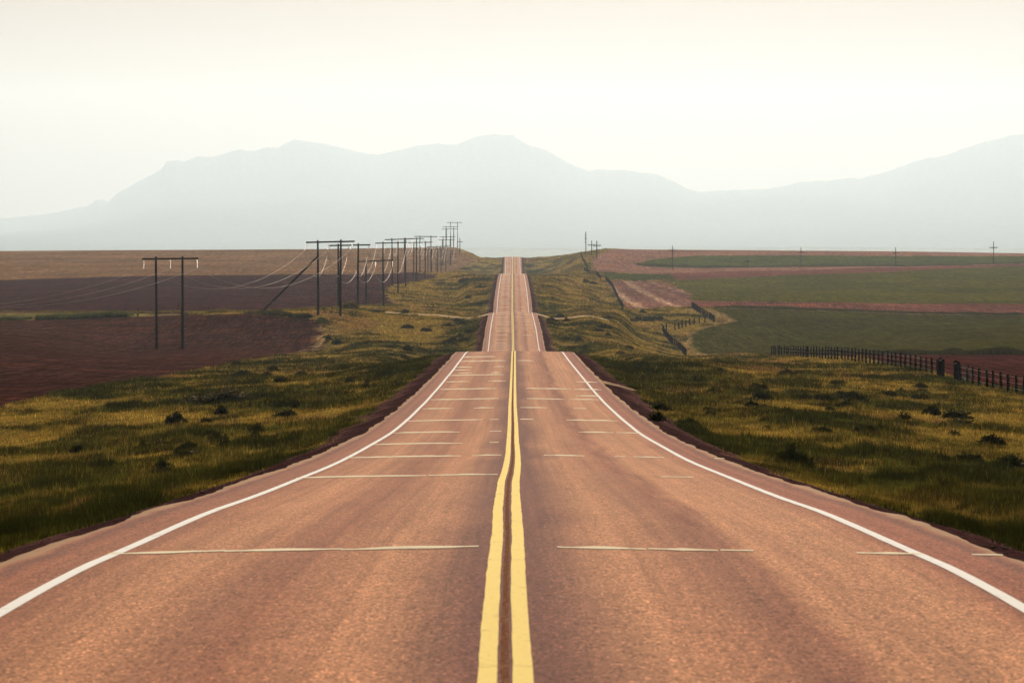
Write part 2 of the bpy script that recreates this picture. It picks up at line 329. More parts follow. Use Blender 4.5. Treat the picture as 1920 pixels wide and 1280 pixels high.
def leaf_mat(name, transl=.45):
    m = bpy.data.materials.new(name); m.use_nodes = True; nt = m.node_tree; nt.nodes.clear()
    at = N(nt, 'ShaderNodeVertexColor', layer_name='Col').outputs['Color']
    d = N(nt, 'ShaderNodeBsdfDiffuse'); t = N(nt, 'ShaderNodeBsdfTranslucent'); g = N(nt, 'ShaderNodeBsdfGlossy'); g.inputs['Roughness'].default_value = .5
    nt.links.new(at, d.inputs[0]); nt.links.new(mixc(nt, 'MULTIPLY', 1., at, (1.35, 1.15, .6)), t.inputs[0])
    g.inputs[0].default_value = (.6, .5, .35, 1)
    a = N(nt, 'ShaderNodeMixShader'); a.inputs[0].default_value = transl; nt.links.new(d.outputs[0], a.inputs[1]); nt.links.new(t.outputs[0], a.inputs[2])
    c = N(nt, 'ShaderNodeMixShader'); c.inputs[0].default_value = .025; nt.links.new(a.outputs[0], c.inputs[1]); nt.links.new(g.outputs[0], c.inputs[2])
    o = N(nt, 'ShaderNodeOutputMaterial'); nt.links.new(c.outputs[0], o.inputs[0]); return m
M_blade = leaf_mat('grass_blades'); M_leaf = leaf_mat('shrub_leaves', .3)

# ------------------------------------------------------------------ zones of the land
BIG = 4300
far_l = lambda d: [(-.9*d-300, d)]
bA = poly_px([(545,667),(575,661),(598,657),(607,648),(611,635),(610,612),(600,603),(585,599),(540,594),(480,589),(390,590),(300,591),(200,595),(100,599),(0,603)], 6)
PA = [(-900,40),(-29.5,40),(-30.5,240),(-29.5,330),(-30.5,430),(-30.2,500)]+bA+[(-900, bA[-1][1])]
b0 = poly_px([(0,586),(150,586.5),(280,586.5),(380,585.5),(480,584),(560,581),(640,577),(700,573.5),(732,573)], 6)
b1 = poly_px([(737,567),(728,556),(722,549),(735,537),(765,530),(790,526),(826,520),(812,515),(780,511)], 5)
b2 = poly_px([(770,510.5),(720,513),(600,514),(420,517),(200,520),(0,524)], 8)
PB = [(-2500, b0[0][1])]+b0+b1+b2+[(-2500, b2[-1][1])]
c0 = poly_px([(0,524),(200,520),(420,517),(600,514),(720,513),(770,510.5),(845,511.5),(868,503),(885,494),(895,489)], 6)
PC = [(-4000, c0[0][1])]+c0+[(-34,2150),(-30,2500),(-300,BIG),(-4000,BIG)]
e_low = poly_px([(1920,664.5),(1800,664.5),(1600,664.5),(1500,665),(1440,667)], 5)
PE = [(1500, e_low[0][1])]+e_low+[hit(1400,662),hit(1340,664),hit(1312,665)]+poly_px([(1300,660),(1290,650),(1287,638),(1291,626),(1308,616),(1340,608),(1368,603),(1352,592),(1325,578)], 5)+poly_px([(1326,577),(1420,578),(1560,583),(1700,588),(1920,590)], 5)
PE += [(1500, PE[-1][1])]
PD = [(34.6,100),(34.6,360),(40,440),(44, e_low[3][1])]+e_low[::-1]+[(1500, e_low[0][1]),(1500,100)]
f_low = poly_px([(1300,577),(1326,576.5),(1420,577.5),(1560,582.5),(1700,587.5),(1920,589.5)], 5)
f_up = poly_px([(1920,570),(1700,569),(1600,568),(1400,563.5),(1300,563)], 5)
PF = f_low+[(2500, f_low[-1][1]),(2500, f_up[0][1])]+f_up
PGp = poly_px([(1300,563),(1290,550),(1270,536),(1240,527),(1180,526.5),(1132,526),(1142,535),(1152,550),(1160,565),(1172,580),(1200,579.5),(1240,577),(1300,576.5)], 5)
h_low = f_up[::-1]; h_up = poly_px([(1920,499),(1800,503),(1660,511),(1500,516),(1400,520),(1300,523),(1260,524),(1246,526.5)], 5)
PH = [hit(1270,536),hit(1290,550)]+h_low+[(3000, f_up[0][1]),(3000, h_up[0][1])]+h_up
PH2 = poly_px([(1128,512),(1160,513),(1200,513.5),(1262,515),(1262,524),(1200,525),(1140,525)], 5)
i_up = poly_px([(1225,513.5),(1300,511.5),(1400,508),(1500,505.5),(1660,501.5),(1800,498.5),(1920,496)], 5)
PI = i_up+[(3000, i_up[-1][1]),(3000, h_up[0][1])]+h_up
j_low = poly_px([(1195,497),(1240,500),(1330,502),(1420,502),(1500,500),(1700,499.5),(1800,498),(1920,495)], 5)
j_up = poly_px([(1920,480),(1700,480),(1500,479.5),(1300,480.5),(1230,485),(1195,493)], 5)
PJ = j_low+[(3500, j_low[-1][1]),(3500, j_up[0][1])]+j_up
PK = [hit(1112,509),hit(1108,500),hit(1112,490),hit(1120,480),hit(1130,474),(70,2300),(150,BIG),(4000,BIG),(4000,j_low[-1][1]),hit(1920,503),hit(1660,510),hit(1300,512),hit(1180,512),hit(1140,511)]
SOIL_A = (.05,.019,.015); SOIL_B = (.042,.015,.017); TAN = (.19,.105,.055); PINK = (.27,.15,.115)
ZONES = [ # name, polygon, colour, wobble
 ('ploughed_field', PK, (.24,.12,.09), 'soil'), ('crop_field', PJ, (.066,.072,.012), 'crop'),
 ('ploughed_field', PI, (.15,.055,.045), 'soil'), ('crop_field', PH2, (.06,.062,.015), 'crop'), ('crop_field', PH, (.078,.072,.008), 'crop'),
 ('ploughed_field', PF, (.16,.06,.046), 'soil'), ('ploughed_field', PGp, (.22,.11,.08), 'soil'),
 ('ploughed_field', PD, (.055,.016,.014), 'soil'), ('crop_field', PE, (.050,.045,.006), 'crop'),
 ('ploughed_field', PC, TAN, 'soil'), ('ploughed_field', PB, SOIL_B, 'soil'), ('ploughed_field', PA, SOIL_A, 'soil')]

def zone_of(x, y):
    z = np.zeros(x.shape, int)
    wx = x+(fbm(x, y, 6, 31, 3)-.5)*np.clip(y*.004, 1, 6); wy = y+(fbm(x, y, 9, 41, 3)-.5)*np.clip(y*.006, 1, 9)
    for i, q in enumerate(ZONES):
        m = inside(q[1], wx, wy); z[m] = i+1
    return z
GR_DK = np.array((.015,.019,.006)); GR_GN = np.array((.056,.058,.015)); GR_OL = np.array((.102,.084,.023)); GR_GD = np.array((.180,.134,.042)); GR_DRY = np.array((.17,.10,.055))
def grass_col(x, y):
    u = np.abs(x-xroad(y))
    a = fbm(x, y*.5, 4.5, 51, 5); b = fbm(x, y*.6, 1.9, 61, 4); c = fbm(x, y*.4, 15, 71, 3)
    lush = 1-sstep(7, 20, u)
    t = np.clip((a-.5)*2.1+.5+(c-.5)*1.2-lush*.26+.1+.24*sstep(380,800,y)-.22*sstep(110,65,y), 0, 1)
    def L(p, q, w): return p+(q-p)*w[...,None]
    k = L(np.broadcast_to(GR_DK, x.shape+(3,)), GR_GN, sstep(.05, .3, t)); k = L(k, GR_OL, sstep(.28, .6, t)); k = L(k, GR_GD, sstep(.62, .95, t))
    dry = sstep(.56, .7, fbm(x, y*.25, 9, 81, 5))*sstep(.35, .6, t)
    k = L(k, GR_DRY, dry*.7)
    dk = sstep(.57, .64, b)*sstep(1., .5, t)*(1-.5*sstep(400,800,y))
    d2 = sstep(.60, .68, fbm(x, y*.7, 1.1, 64, 3))*.85*sstep(1.1,.5,t); dk = np.maximum(dk, d2)
    k = L(k, GR_DK*.8, dk*.8)
    return k, t, dk
def track_mask(x, y):
    u = np.abs(x-xroad(y))
    yc = 719+np.where(x < 0, .02*(u-5), -.0*(u-5))+(fbm(x, y*0, 9, 5, 2)-.5)*3
    tr = ((np.abs(y-yc) < 6.5) & (u < np.where(x < 0, 24, 18)) & (u > 4.4))
    dr = ((np.abs(y-(199+(u-5)*.5)) < 3.4-.15*(u-5)) & (x > 0) & (u > 4.4) & (u < 6.6))
    return tr | dr

# lateral sample positions
core = np.concatenate([[0,2.5,4.0,4.3,4.42,4.5,4.6,4.75], np.arange(5.0,8.6,.22), np.arange(8.8,16,.45), np.arange(16.2,34,.75)])
outk = np.concatenate([np.arange(1,170)*.0009, .1521*1.13**np.arange(1,20)])
yrow = np.concatenate([np.arange(-60,22,3.), np.geomspace(22,260,330,endpoint=False), np.geomspace(260,2350,560,endpoint=False), np.geomspace(2350,4400,40)])
yy = yrow[:,None]
xr_ = np.concatenate([np.broadcast_to(core, (len(yrow), len(core))), 34+outk[None,:]*np.maximum(yy+60, 90)], 1)
XX = np.concatenate([-xr_[:,::-1], xr_[:,1:]], 1)+0*yy
YY = np.broadcast_to(yy, XX.shape).copy()
corew = 1-sstep(20, 34, np.abs(XX)); XX = XX+xroad(YY)*corew
ZZ = zground(XX, YY)
# soft swells of the ground surface for relief in the far fields
ZZ = ZZ+(fbm(XX, YY, 60, 91, 3)-.5)*1.0*sstep(34, 60, np.abs(XX))*sstep(450, 800, YY)*sstep(2150, 1900, YY)
nr, nc = XX.shape
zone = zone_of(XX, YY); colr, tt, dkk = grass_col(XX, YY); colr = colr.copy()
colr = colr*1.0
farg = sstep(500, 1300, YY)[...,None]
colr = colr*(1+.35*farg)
# browner, pinker dry slope at the far left bank
wB = (sstep(-20, -40, XX)*sstep(1250, 1450, YY))[...,None]; colr = colr*(1-wB)+np.array((.2,.11,.06))*wB
UU = np.abs(XX-xroad(YY))
for i, q in enumerate(ZONES):
    m = zone == i+1; colr[m] = q[2]
# pale stubble rim of the near left field, tractor lines in the striped patch, sandy field margins
def near_poly(pl, x, y, r):
    p = np.array(pl); best = np.full(x.shape, 1e9)
    bb = (x > p[:,0].min()-20) & (x < p[:,0].max()+20) & (y > p[:,1].min()-40) & (y < p[:,1].max()+40)
    xs, ys = x[bb], y[bb]; bs = np.full(xs.shape, 1e9)
    for i in range(len(p)-1):
        a, c = p[i], p[i+1]; v = c-a; L = (v*v).sum()+1e-9
        t = np.clip(((xs-a[0])*v[0]+(ys-a[1])*v[1])/L, 0, 1)
        bs = np.minimum(bs, np.hypot(xs-a[0]-t*v[0], (ys-a[1]-t*v[1])*.35))
    best[bb] = bs; return best
marg = poly_px([(1316,666),(1296,660),(1285,650),(1283,638),(1287,626),(1306,615),(1340,607),(1372,602),(1352,591),(1322,577)], 6)
w = (sstep(1.9, .5, near_poly(marg, XX, YY, 2))*.9)[...,None]; colr = colr*(1-w)+np.array((.26,.17,.075))*w
gp = inside(PGp, XX, YY)
st = fbm(XX+(YY-1000)*.012, YY*.006, 3.2, 17, 3); wst = (sstep(.5, .66, st)*gp*.8)[...,None]; colr = colr*(1-wst)+np.array((.42,.28,.2))*wst
wsd = (sstep(.48, .38, st)*gp*.6)[...,None]; colr = colr*(1-wsd)+np.array((.13,.065,.065))*wsd
mA = poly_px([(560,664),(590,657),(606,650),(611,636),(611,614)], 6)
w = (sstep(2.6, .6, near_poly(mA, XX, YY, 2))*.8*(fbm(XX, YY, 3, 23, 3) > .42))[...,None]; colr = colr*(1-w)+np.array((.26,.17,.085))*w
# bare sandy scrapes beside the road on the right beyond the first crest
w = (sstep(.52, .62, fbm(XX, YY*.4, 3.2, 77, 3))*((XX > 5.8) & (XX < 10) & (YY > 560) & (YY < 720)))[...,None]*.8; colr = colr*(1-w)+np.array((.26,.16,.09))*w
w = (sstep(.58, .64, fbm(XX, YY*.4, 2.2, 78, 3))*((UU > 6) & (UU < 10) & (YY > 40) & (YY < 300)))[...,None]*.55; colr = colr*(1-w)+np.array((.2,.125,.06))*w
gre = 5.8+(fbm(XX, YY*.35, 2.2, 19, 3)-.5)*1.5
gravel = (UU < gre) & (YY < 2300)
gc = np.array((.046,.021,.021))*(1+1.2*sstep(-.1, .25, UU-(gre-.55)))[...,None]
colr[gravel] = gc[gravel]
trk = track_mask(XX, YY) & (YY < 2300); colr[trk] = (.34,.23,.15); colr[trk & (YY > 500)] = (.6,.46,.31)
colr = np.clip(colr, 0, 1)
V = np.stack([XX, YY, ZZ], -1).reshape(-1, 3); FC = grid_faces(nr, nc)
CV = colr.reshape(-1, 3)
zf = zone.reshape(-1)[FC[:,0]]; gf = gravel.reshape(-1)[FC].sum(1) >= 2; tf = trk.reshape(-1)[FC[:,0]]
kind = np.zeros(len(FC), int)                       # 0 grass 1 soil 2 crop 3 gravel 4 track
for i, q in enumerate(ZONES): kind[zf == i+1] = 1 if q[3] == 'soil' else 2
kind[gf] = 3; kind[tf] = 4
hid = (UU.reshape(-1)[FC] < 3.9).all(1) & (YY.reshape(-1)[FC[:,0]] < 2300) & (YY.reshape(-1)[FC[:,0]] > -50)
kind[hid] = -1
for k, (nm, mt) in enumerate([('ground', M_grass), ('ploughed_field', M_soil), ('crop_field', M_crop), ('gravel_shoulder', M_gravel), ('dirt_track', M_gravel)]):
    fs = FC[kind == k]; used, inv = np.unique(fs, return_inverse=True)
    o = mesh_np(nm, V[used], inv.reshape(fs.shape), mt); set_col(o, CV[used]); tag(o, kind='structure')
del V

# ------------------------------------------------------------------ plain and mountains far behind
RG = [(-1500,455),(-600,448),(-300,440),(0,409),(60,404),(100,399),(165,386),(180,375),(192,374),(203,378),(220,362),(260,340),(290,325),(306,312),(312,302),(330,299),(345,303),(370,293),(400,294),(430,285),(450,280),(475,283),(500,276),(520,277),(535,268),(550,262),(580,265),(610,269),(650,279),(690,289),(710,290),(740,283),(780,273),(820,269),(855,271),(880,261),(895,255),(930,251),(962,253),(975,264),(1000,275),(1025,281),(1050,297),(1080,312),(1105,320),(1120,317),(1180,320),(1230,327),(1260,338),(1290,355),(1310,360),(1350,357),(1400,355),(1440,354),(1500,342),(1550,338),(1590,333),(1610,335),(1660,322),(1700,308),(1740,296),(1760,295),(1800,280),(1850,265),(1900,252),(1930,252),(2000,262),(2300,330),(3500,400)]
rg = np.array(RG, float)
pxs = np.concatenate([np.linspace(-1500,-60,60), np.linspace(-50,1970,1011), np.linspace(1980,3500,60)])
ds = np.concatenate([np.geomspace(4300,15000,50,endpoint=False), np.linspace(15000,27500,110)])
PX, DD = np.meshgrid(pxs, ds); XM = (PX-CX)/F*DD
ridge = np.interp(PX, rg[:,0], rg[:,1]); ker = np.exp(-.5*(np.arange(-60,61)/22.)**2); ker /= ker.sum(); r1d = np.interp(np.arange(-1800,3801,1.), rg[:,0], rg[:,1]); rsm = np.interp(PX, np.arange(-1800,3801,1.), np.convolve(np.pad(r1d, 60, mode='edge'), ker, 'valid')); tq = sstep(.7, 1., np.clip((DD-16500)/8000, 0, 1)); ridge = rsm*(1-tq)+ridge*tq+((fbm(PX, PX*0, 16, 5, 4)-.5)*3.2+(vnoise(PX/2.1, PX*0, 9)-.5)*1.1*sstep(900,1100,PX))*tq
dr = 24500+0*PX
zr_ = (YH-ridge)*dr/F
zp = np.interp(DD, [4300,6000,10000,15000,18000,28000], [-12,-10,25,75,110,140])+(fbm(XM, DD, 1800, 3, 4)-.5)*55*sstep(5000,12000,DD)
tt_ = np.clip((DD-16500)/(dr-16500), 0, 1); back = np.clip((DD-dr)/3000, 0, 1)
spur = (fbm(XM, DD*.45, 1500, 12, 5)-.5)*2
prof = tt_**1.8
zm = zp*(1-prof)+zr_*prof+spur*170*prof*(1-prof)*2.0-back*250
ZM = np.where(DD > 16500, zm, zp)
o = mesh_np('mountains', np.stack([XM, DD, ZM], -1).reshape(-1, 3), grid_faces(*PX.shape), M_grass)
base = np.array((.36,.39,.35)); fields = fbm(XM*.6, DD*2.2, 900, 33, 3)  # plain coloured pale, haze brightness put into its albedo
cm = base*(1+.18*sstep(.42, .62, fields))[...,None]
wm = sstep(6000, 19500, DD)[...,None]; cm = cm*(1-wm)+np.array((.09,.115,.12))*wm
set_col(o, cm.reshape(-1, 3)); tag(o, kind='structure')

# ------------------------------------------------------------------ road
us = np.concatenate([[-4.56,-4.5,-4.3], np.arange(-4,4.1,.5), [4.3,4.5,4.56]])
UD, DR = np.meshgrid(us, RROWS)
edge = (fbm(UD*0+np.sign(UD)*50, DR, 2.5, 6, 4)-.5)*.26
UE = np.where(np.abs(UD) > 4.45, UD+np.sign(UD)*edge, UD)
zz = np.interp(DR, RROWS, RZ)-CROWN*np.abs(UE)-np.where(np.abs(UD) > 4.52, .14, 0)
o = mesh_np('road', np.stack([UE+np.interp(DR, RROWS, RX), DR, zz], -1).reshape(-1, 3), grid_faces(*UD.shape), M_road)
def set_uv(o, u, v):
    l = o.data.uv_layers.new(name='UVMap'); idx = np.empty(len(o.data.loops), np.int32); o.data.loops.foreach_get('vertex_index', idx)
    l.data.foreach_set('uv', np.stack([u.ravel()[idx], v.ravel()[idx]], -1).astype(np.float32).ravel())
set_uv(o, UE, DR); tag(o, kind='structure')
def stripe(name, uc, wd, m, lift, jag=.006, d1=2500, seed=1):
    rows = RROWS[RROWS < d1]; c = uc(rows) if callable(uc) else np.full(len(rows), uc)
    jl = (fbm(rows, rows*0, .9, seed, 3)-.5)*jag*2; jr = (fbm(rows, rows*0+5, .9, seed+3, 3)-.5)*jag*2
    wdt = np.interp(rows, [0, 300, 2000], [wd, wd, wd*1.25])
    U = np.stack([c-wdt/2+jl, c+wdt/2+jr], 1); D = np.repeat(rows[:,None], 2, 1)
    x, z = surf(U, D)
    o = mesh_np(name, np.stack([x, D, z+lift], -1).reshape(-1, 3), grid_faces(*U.shape), m); set_uv(o, U, D); tag(o, kind='structure'); return o
WL = 3.65
stripe('white_edge_line', lambda r: -WL+(fbm(r, r*0, 25, 2, 3)-.5)*.05, .115, M_white, .005, .005, seed=3)
stripe('white_edge_line', lambda r: WL+(fbm(r, r*0+9, 25, 4, 3)-.5)*.05, .115, M_white, .005, .005, seed=13)
kd = [10,20,25,31,38,45,53,60,66,75,85,98,120,150,200,300,600,2500]
yl = [-.145,-.147,-.155,-.16,-.165,-.195,-.20,-.205,-.175,-.155,-.14,-.145,-.15,-.17,-.16,-.15,-.17,-.19]
yr = [.065,.06,.045,.035,.035,.02,.015,.02,.045,.07,.075,.06,.06,.03,.03,.05,.03,.0]
OFF = -.02
stripe('yellow_centre_line', lambda r: np.interp(r, kd, yl)+OFF, .112, M_yellow, .005, .006, seed=23)
stripe('yellow_centre_line', lambda r: np.interp(r, kd, yr)+OFF, .116, M_yellow, .005, .006, seed=33)
stripe('centre_seam', lambda r: (np.interp(r, kd, yl)+np.interp(r, kd, yr))/2+OFF, .045, M_center, .004, .012, seed=43)

# heaved cracks across the lanes: low humps, sun glare painted as pale colour
cv, cf, cu = [], [], []
def crack(d, u0, u1, slope=0., wd=.30, hgt=.014):
    n = max(2, int(abs(u1-u0)/.12)); U = np.linspace(u0, u1, n)
    dc = d+slope*(U-u0)+(fbm(U, U*0+d, .8, int(d), 3)-.5)*.5*min(1, d/50)+(vnoise(U*6, U*0+d, 8)-.5)*.06
    en = np.clip(np.minimum(U-U[0], U[-1]-U)/.3, .5, 1); th = wd*(.7+.5*vnoise(U*5, U*0+d*3.1, 2))*en; hh = hgt*(.6+.8*vnoise(U*3.7, U*0+d, 4))*en
    b = len(cv)
    for i in range(n):
        for k, (o_, hz) in enumerate(((-.5, .0055), (-.15, .0055+hh[i]), (.15, .0055+hh[i]), (.5, .0055))):
            dd_ = dc[i]+o_*th[i]; x, z = surf(np.array(U[i]), np.array(dd_)); cv.append((float(x), dd_, float(z)+hz)); cu.append((U[i], dd_))
    for i in range(n-1):
        for k in range(3): cf.append((b+i*4+k, b+(i+1)*4+k, b+(i+1)*4+k+1, b+i*4+k+1))
def row2d(r):
    d = np.geomspace(18, 292, 3000); rr = YH-F*zroad(d)/d; return float(d[np.argmax(rr <= r)])
def px2u(px, r): d = row2d(r); return (px-CX)*d/F-float(xroad(d))
for r, segs in [(1025,[(205,420),(420,640),(640,897),(1045,1210),(1215,1345),(1350,1412),(1604,1728),(1822,1880)]),(889,[(556,800),(803,933),(1240,1300)]),
    (853,[(652,865),(885,940),(1020,1096),(1152,1172),(1188,1245),(1340,1358)]),(829,[(700,868),(918,935)]),(808,[(738,862),(918,940),(1085,1150),(1156,1202)]),
    (786,[(765,905),(918,935),(975,1000),(1062,1158)]),(764,[(793,850),(888,926),(976,1025),(1075,1100)]),(747,[(808,935),(988,1060),(1068,1122)]),(740,[(1080,1125)]),(728,[(826,930),(986,1070),(1076,1128)]),
    (714,[(836,880),(915,948),(1080,1120)]),(702,[(842,945)]),(698,[(860,885),(920,940)]),(692,[(850,880)]),(687,[(855,885),(925,945)]),(676,[(862,948),(970,1000)]),(668,[(868,930)])]:
    d = row2d(r)
    for a, c in segs: crack(d, px2u(a, r), px2u(c, r), -.0+random.uniform(-.03,.03) if r < 1000 else (.12 if c < 960 else -.12), .17+.0032*d, .010+.00010*d)
d = 545.
while d < 2020:
    if not (735 < d < 860 or 1290 < d < 1820):
        a = -3.4+random.random()*.6; c = -.4-random.random()*.7
        if random.random() < .85: crack(d, a, c, 0, .5, .028)
        if random.random() < .45: crack(d, .5+random.random(), 2.2+random.random()*1.2, 0, .4, .018)
    d += random.uniform(7, 15)
o = mesh_np('crack_lip_glare_line', np.array(cv), np.array(cf), M_crack); cu = np.array(cu); set_uv(o, cu[:,0], cu[:,1]); tag(o, kind='structure')

# ------------------------------------------------------------------ grass blades (nobody could count them)
def blades(n, xs, ys, hs, ws, cols, lean=.5):
    an = rng.uniform(0, 2*np.pi, n); la = rng.uniform(0, 2*np.pi, n); lm = rng.uniform(.1, 1, n)*lean*hs
    z0 = zground(xs, ys)-.03
    dx, dy = np.cos(an)*ws/2, np.sin(an)*ws/2*.6
    v = np.empty((n, 3, 3), np.float32)
    v[:,0] = np.stack([xs-dx, ys-dy, z0], -1); v[:,1] = np.stack([xs+dx, ys+dy, z0], -1)
    v[:,2] = np.stack([xs+np.cos(la)*lm, ys+np.sin(la)*lm, z0+hs], -1)
    return v.reshape(-1, 3), np.arange(n*3).reshape(n, 3), np.repeat(cols, 3, 0)
def sample(nn, d0, d1, side):
    # density per m2 falls with distance as blades get coarser clumps
    t = rng.random(nn); y = d0*(d1/d0)**t
    xm = np.minimum(.15*y+2.5, 60); x = 4.8+(xm-4.8)*rng.random(nn); keep = xm > 5
    keep &= rng.random(nn) < (xm-4.8)/np.maximum(xm.max()-4.8, 1)*1.2
    return side*x[keep]+xroad(y[keep]), y[keep]
def make_grass():
    vs, fs, cs = [], [], []; off = 0
    for side in (-1, 1):
        for d0, d1, nn in ((30, 100, 1700000), (100, 300, 1000000), (300, 720, 800000), (720, 1500, 500000), (1500, 2080, 160000)):
            x, y = sample(nn, d0, d1, side)
            z = zone_of(x, y); u = np.abs(x-xroad(y))
            ge = 5.8+(fbm(x, y*.35, 2.2, 19, 3)-.5)*1.5
            strag = rng.random(len(x)) < .04
            ok = (z == 0) & ((u > ge+.05) | ((u > ge-.5) & strag)) & ~track_mask(x, y)
            x, y = x[ok], y[ok]; c, t, dk = grass_col(x, y); n = len(x)
            tall = fbm(x, y, 1.7, 99, 3); u = np.abs(x-xroad(y))
            h = .68*(.09+.13*tall+.26*dk+.10*(1-sstep(.0, .4, t))+.14*sstep(.62,.75,tall))*rng.uniform(.5, 1.3, n)*(1+.5*sstep(300, 1200, y))*np.clip((u-5.2)/1.5, .35, 1)
            w = np.maximum(.009, y*.00017)*rng.uniform(.6, 1.5, n)*(1+.9*dk)
            tf_ = vnoise(x*2.1, y*.9, 5)*.6+vnoise(x*.8, y*.35, 15)*.4; h = h*(.55+.9*tf_); lum = rng.gamma(2.2, .42, n)+.12; cc = c*((.35+1.3*tf_)*lum)[:,None]*(1+rng.normal(0, .12, (n,3)))
            seed = (rng.random(n) < .05*sstep(.35, .8, t)+.002)[:,None]; cc = np.where(seed, np.array([.22,.15,.05])*rng.uniform(.6,1.2,n)[:,None], cc)
            h = np.where(seed[:,0], h*1.05, h)
            v, f, k = blades(n, x, y, h, w, np.clip(cc, 0, 1)); vs.append(v); fs.append(f+off); cs.append(k); off += len(v)
    # weedy rims of the fields: left strip, near field rim, near-black strip along the right crop
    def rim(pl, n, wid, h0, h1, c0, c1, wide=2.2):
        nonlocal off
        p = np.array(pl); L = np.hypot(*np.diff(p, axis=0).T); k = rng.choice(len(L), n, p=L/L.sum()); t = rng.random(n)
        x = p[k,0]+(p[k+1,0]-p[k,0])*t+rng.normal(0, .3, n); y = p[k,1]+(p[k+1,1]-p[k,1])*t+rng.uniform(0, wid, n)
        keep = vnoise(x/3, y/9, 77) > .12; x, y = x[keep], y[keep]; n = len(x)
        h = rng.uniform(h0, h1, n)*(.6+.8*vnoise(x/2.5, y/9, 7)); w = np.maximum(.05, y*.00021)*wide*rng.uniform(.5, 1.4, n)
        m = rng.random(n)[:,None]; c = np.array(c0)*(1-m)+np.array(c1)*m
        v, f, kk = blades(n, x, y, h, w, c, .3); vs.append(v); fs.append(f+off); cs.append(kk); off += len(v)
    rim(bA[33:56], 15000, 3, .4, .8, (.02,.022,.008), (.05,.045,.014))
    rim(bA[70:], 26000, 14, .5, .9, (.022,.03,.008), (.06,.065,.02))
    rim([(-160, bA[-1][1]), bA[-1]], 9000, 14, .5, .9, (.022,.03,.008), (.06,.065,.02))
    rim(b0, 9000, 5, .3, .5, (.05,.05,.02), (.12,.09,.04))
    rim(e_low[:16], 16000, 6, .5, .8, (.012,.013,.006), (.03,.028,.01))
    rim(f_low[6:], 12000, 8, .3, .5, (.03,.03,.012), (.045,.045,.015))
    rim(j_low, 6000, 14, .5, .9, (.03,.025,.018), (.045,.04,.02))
    v = np.concatenate(vs); f = np.concatenate(fs); c = np.concatenate(cs)
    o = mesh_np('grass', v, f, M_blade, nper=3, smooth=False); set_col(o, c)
    tag(o, 'rough roadside grass, olive and gold, covering both verges beside the road', 'grass', kind='stuff')
    print('blades', len(f))
make_grass()

# loose stones on the shoulders
def stones():
    n = 1300; y = 30*(330/30)**rng.random(n); s = rng.choice([-1,1], n); u = 4.6+1.7*rng.random(n); x = s*u+xroad(y)
    r = rng.gamma(1.6, .006, n)+.006; z = zground(x, y)+r*.3
    oc = np.array([(1,0,0),(-1,0,0),(0,1,0),(0,-1,0),(0,0,.7),(0,0,-.7)])
    P = oc[None]*r[:,None,None]*rng.uniform(.7,1.3,(n,6,1))+np.stack([x,y,z],-1)[:,None,:]
    tri = np.array([(0,2,4),(2,1,4),(1,3,4),(3,0,4),(2,0,5),(1,2,5),(3,1,5),(0,3,5)])
    f = (np.arange(n)[:,None,None]*6+tri[None]).reshape(-1,3)
    o = mesh_np('gravel_stones', P.reshape(-1,3), f, M_stone, nper=3, smooth=False)
    tag(o, 'loose gravel stones scattered over the dark shoulders of the road', 'gravel', kind='stuff')
stones()

# ------------------------------------------------------------------ shrubs
def shrub_mesh(seed, n=900, ls=1., c0=(.006,.010,.003), c1=(.022,.030,.008), up=.8):
    r = np.random.default_rng(seed)
    th = r.uniform(0, 2*np.pi, n); rad = np.sqrt(r.random(n)); ph = r.random(n)
    lob = 1+.28*np.sin(th*3+seed)+.18*np.sin(th*5+2*seed)
    rr = rad*.5*lob; hz = np.sqrt(np.maximum(1-rad**2.6, 0))*up*(.35+.65*ph)*(1+.25*np.sin(th*2+seed*1.7))*r.uniform(.7,1.15,n)
    c = np.stack([rr*np.cos(th), rr*np.sin(th), np.maximum(hz, .02)], -1)
    s = r.uniform(.05, .12, n)*ls; a = r.normal(size=(n,3)); a[:,2] = np.abs(a[:,2])+.6; a /= np.linalg.norm(a, axis=1)[:,None]
    b = np.cross(a, r.normal(size=(n,3))); b /= np.linalg.norm(b, axis=1)[:,None]
    v = np.stack([c-b*s[:,None]*.35, c+b*s[:,None]*.35, c+a*s[:,None]*1.9*np.array((1,1,1.2))+b*s[:,None]*.1, c+a*s[:,None]*1.2-b*s[:,None]*.45], 1).reshape(-1,3)
    f = np.arange(n*4).reshape(n,4); f = f[:, [0,1,2,3]]
    m = r.random(n)[:,None]; cc = np.repeat(np.array(c0)*(1-m)+np.array(c1)*m, 4, 0)
    return v, f, cc
def stem_mesh(seed, up=.55):
    r = random.Random(seed); mb = MB()
    for i in range(7):
        a = r.uniform(0, 6.28); q = r.uniform(.1,.34); mb.tube([(0,0,-.05),(q*.4*math.cos(a),q*.4*math.sin(a),up*.5),(q*math.cos(a),q*math.sin(a),up)], [.016,.011,.005], 5)
    return mb
SM = []
def shrub_proto(seed, **k):
    root = empty('shrub', (0,0,0)); v, f, c = shrub_mesh(seed, **k); o = mesh_np('foliage', v, f, M_leaf, root, smooth=False); set_col(o, c)
    stem_mesh(seed).build('stem', M_wood, root); return root
protos = [shrub_proto(s) for s in range(6)]+[shrub_proto(30, c0=(.10,.07,.015), c1=(.2,.14,.03), n=700), shrub_proto(41, n=5000, ls=.32, c0=(.02,.02,.008), c1=(.06,.05,.02))]
used = set()
def copy_tree(o, parent=None):
    c = o.copy(); col.objects.link(c); c.parent = parent
    for ch in [q for q in bpy.data.objects if q.parent == o]:
        d = ch.copy(); col.objects.link(d); d.parent = c
    return c
kids = {}
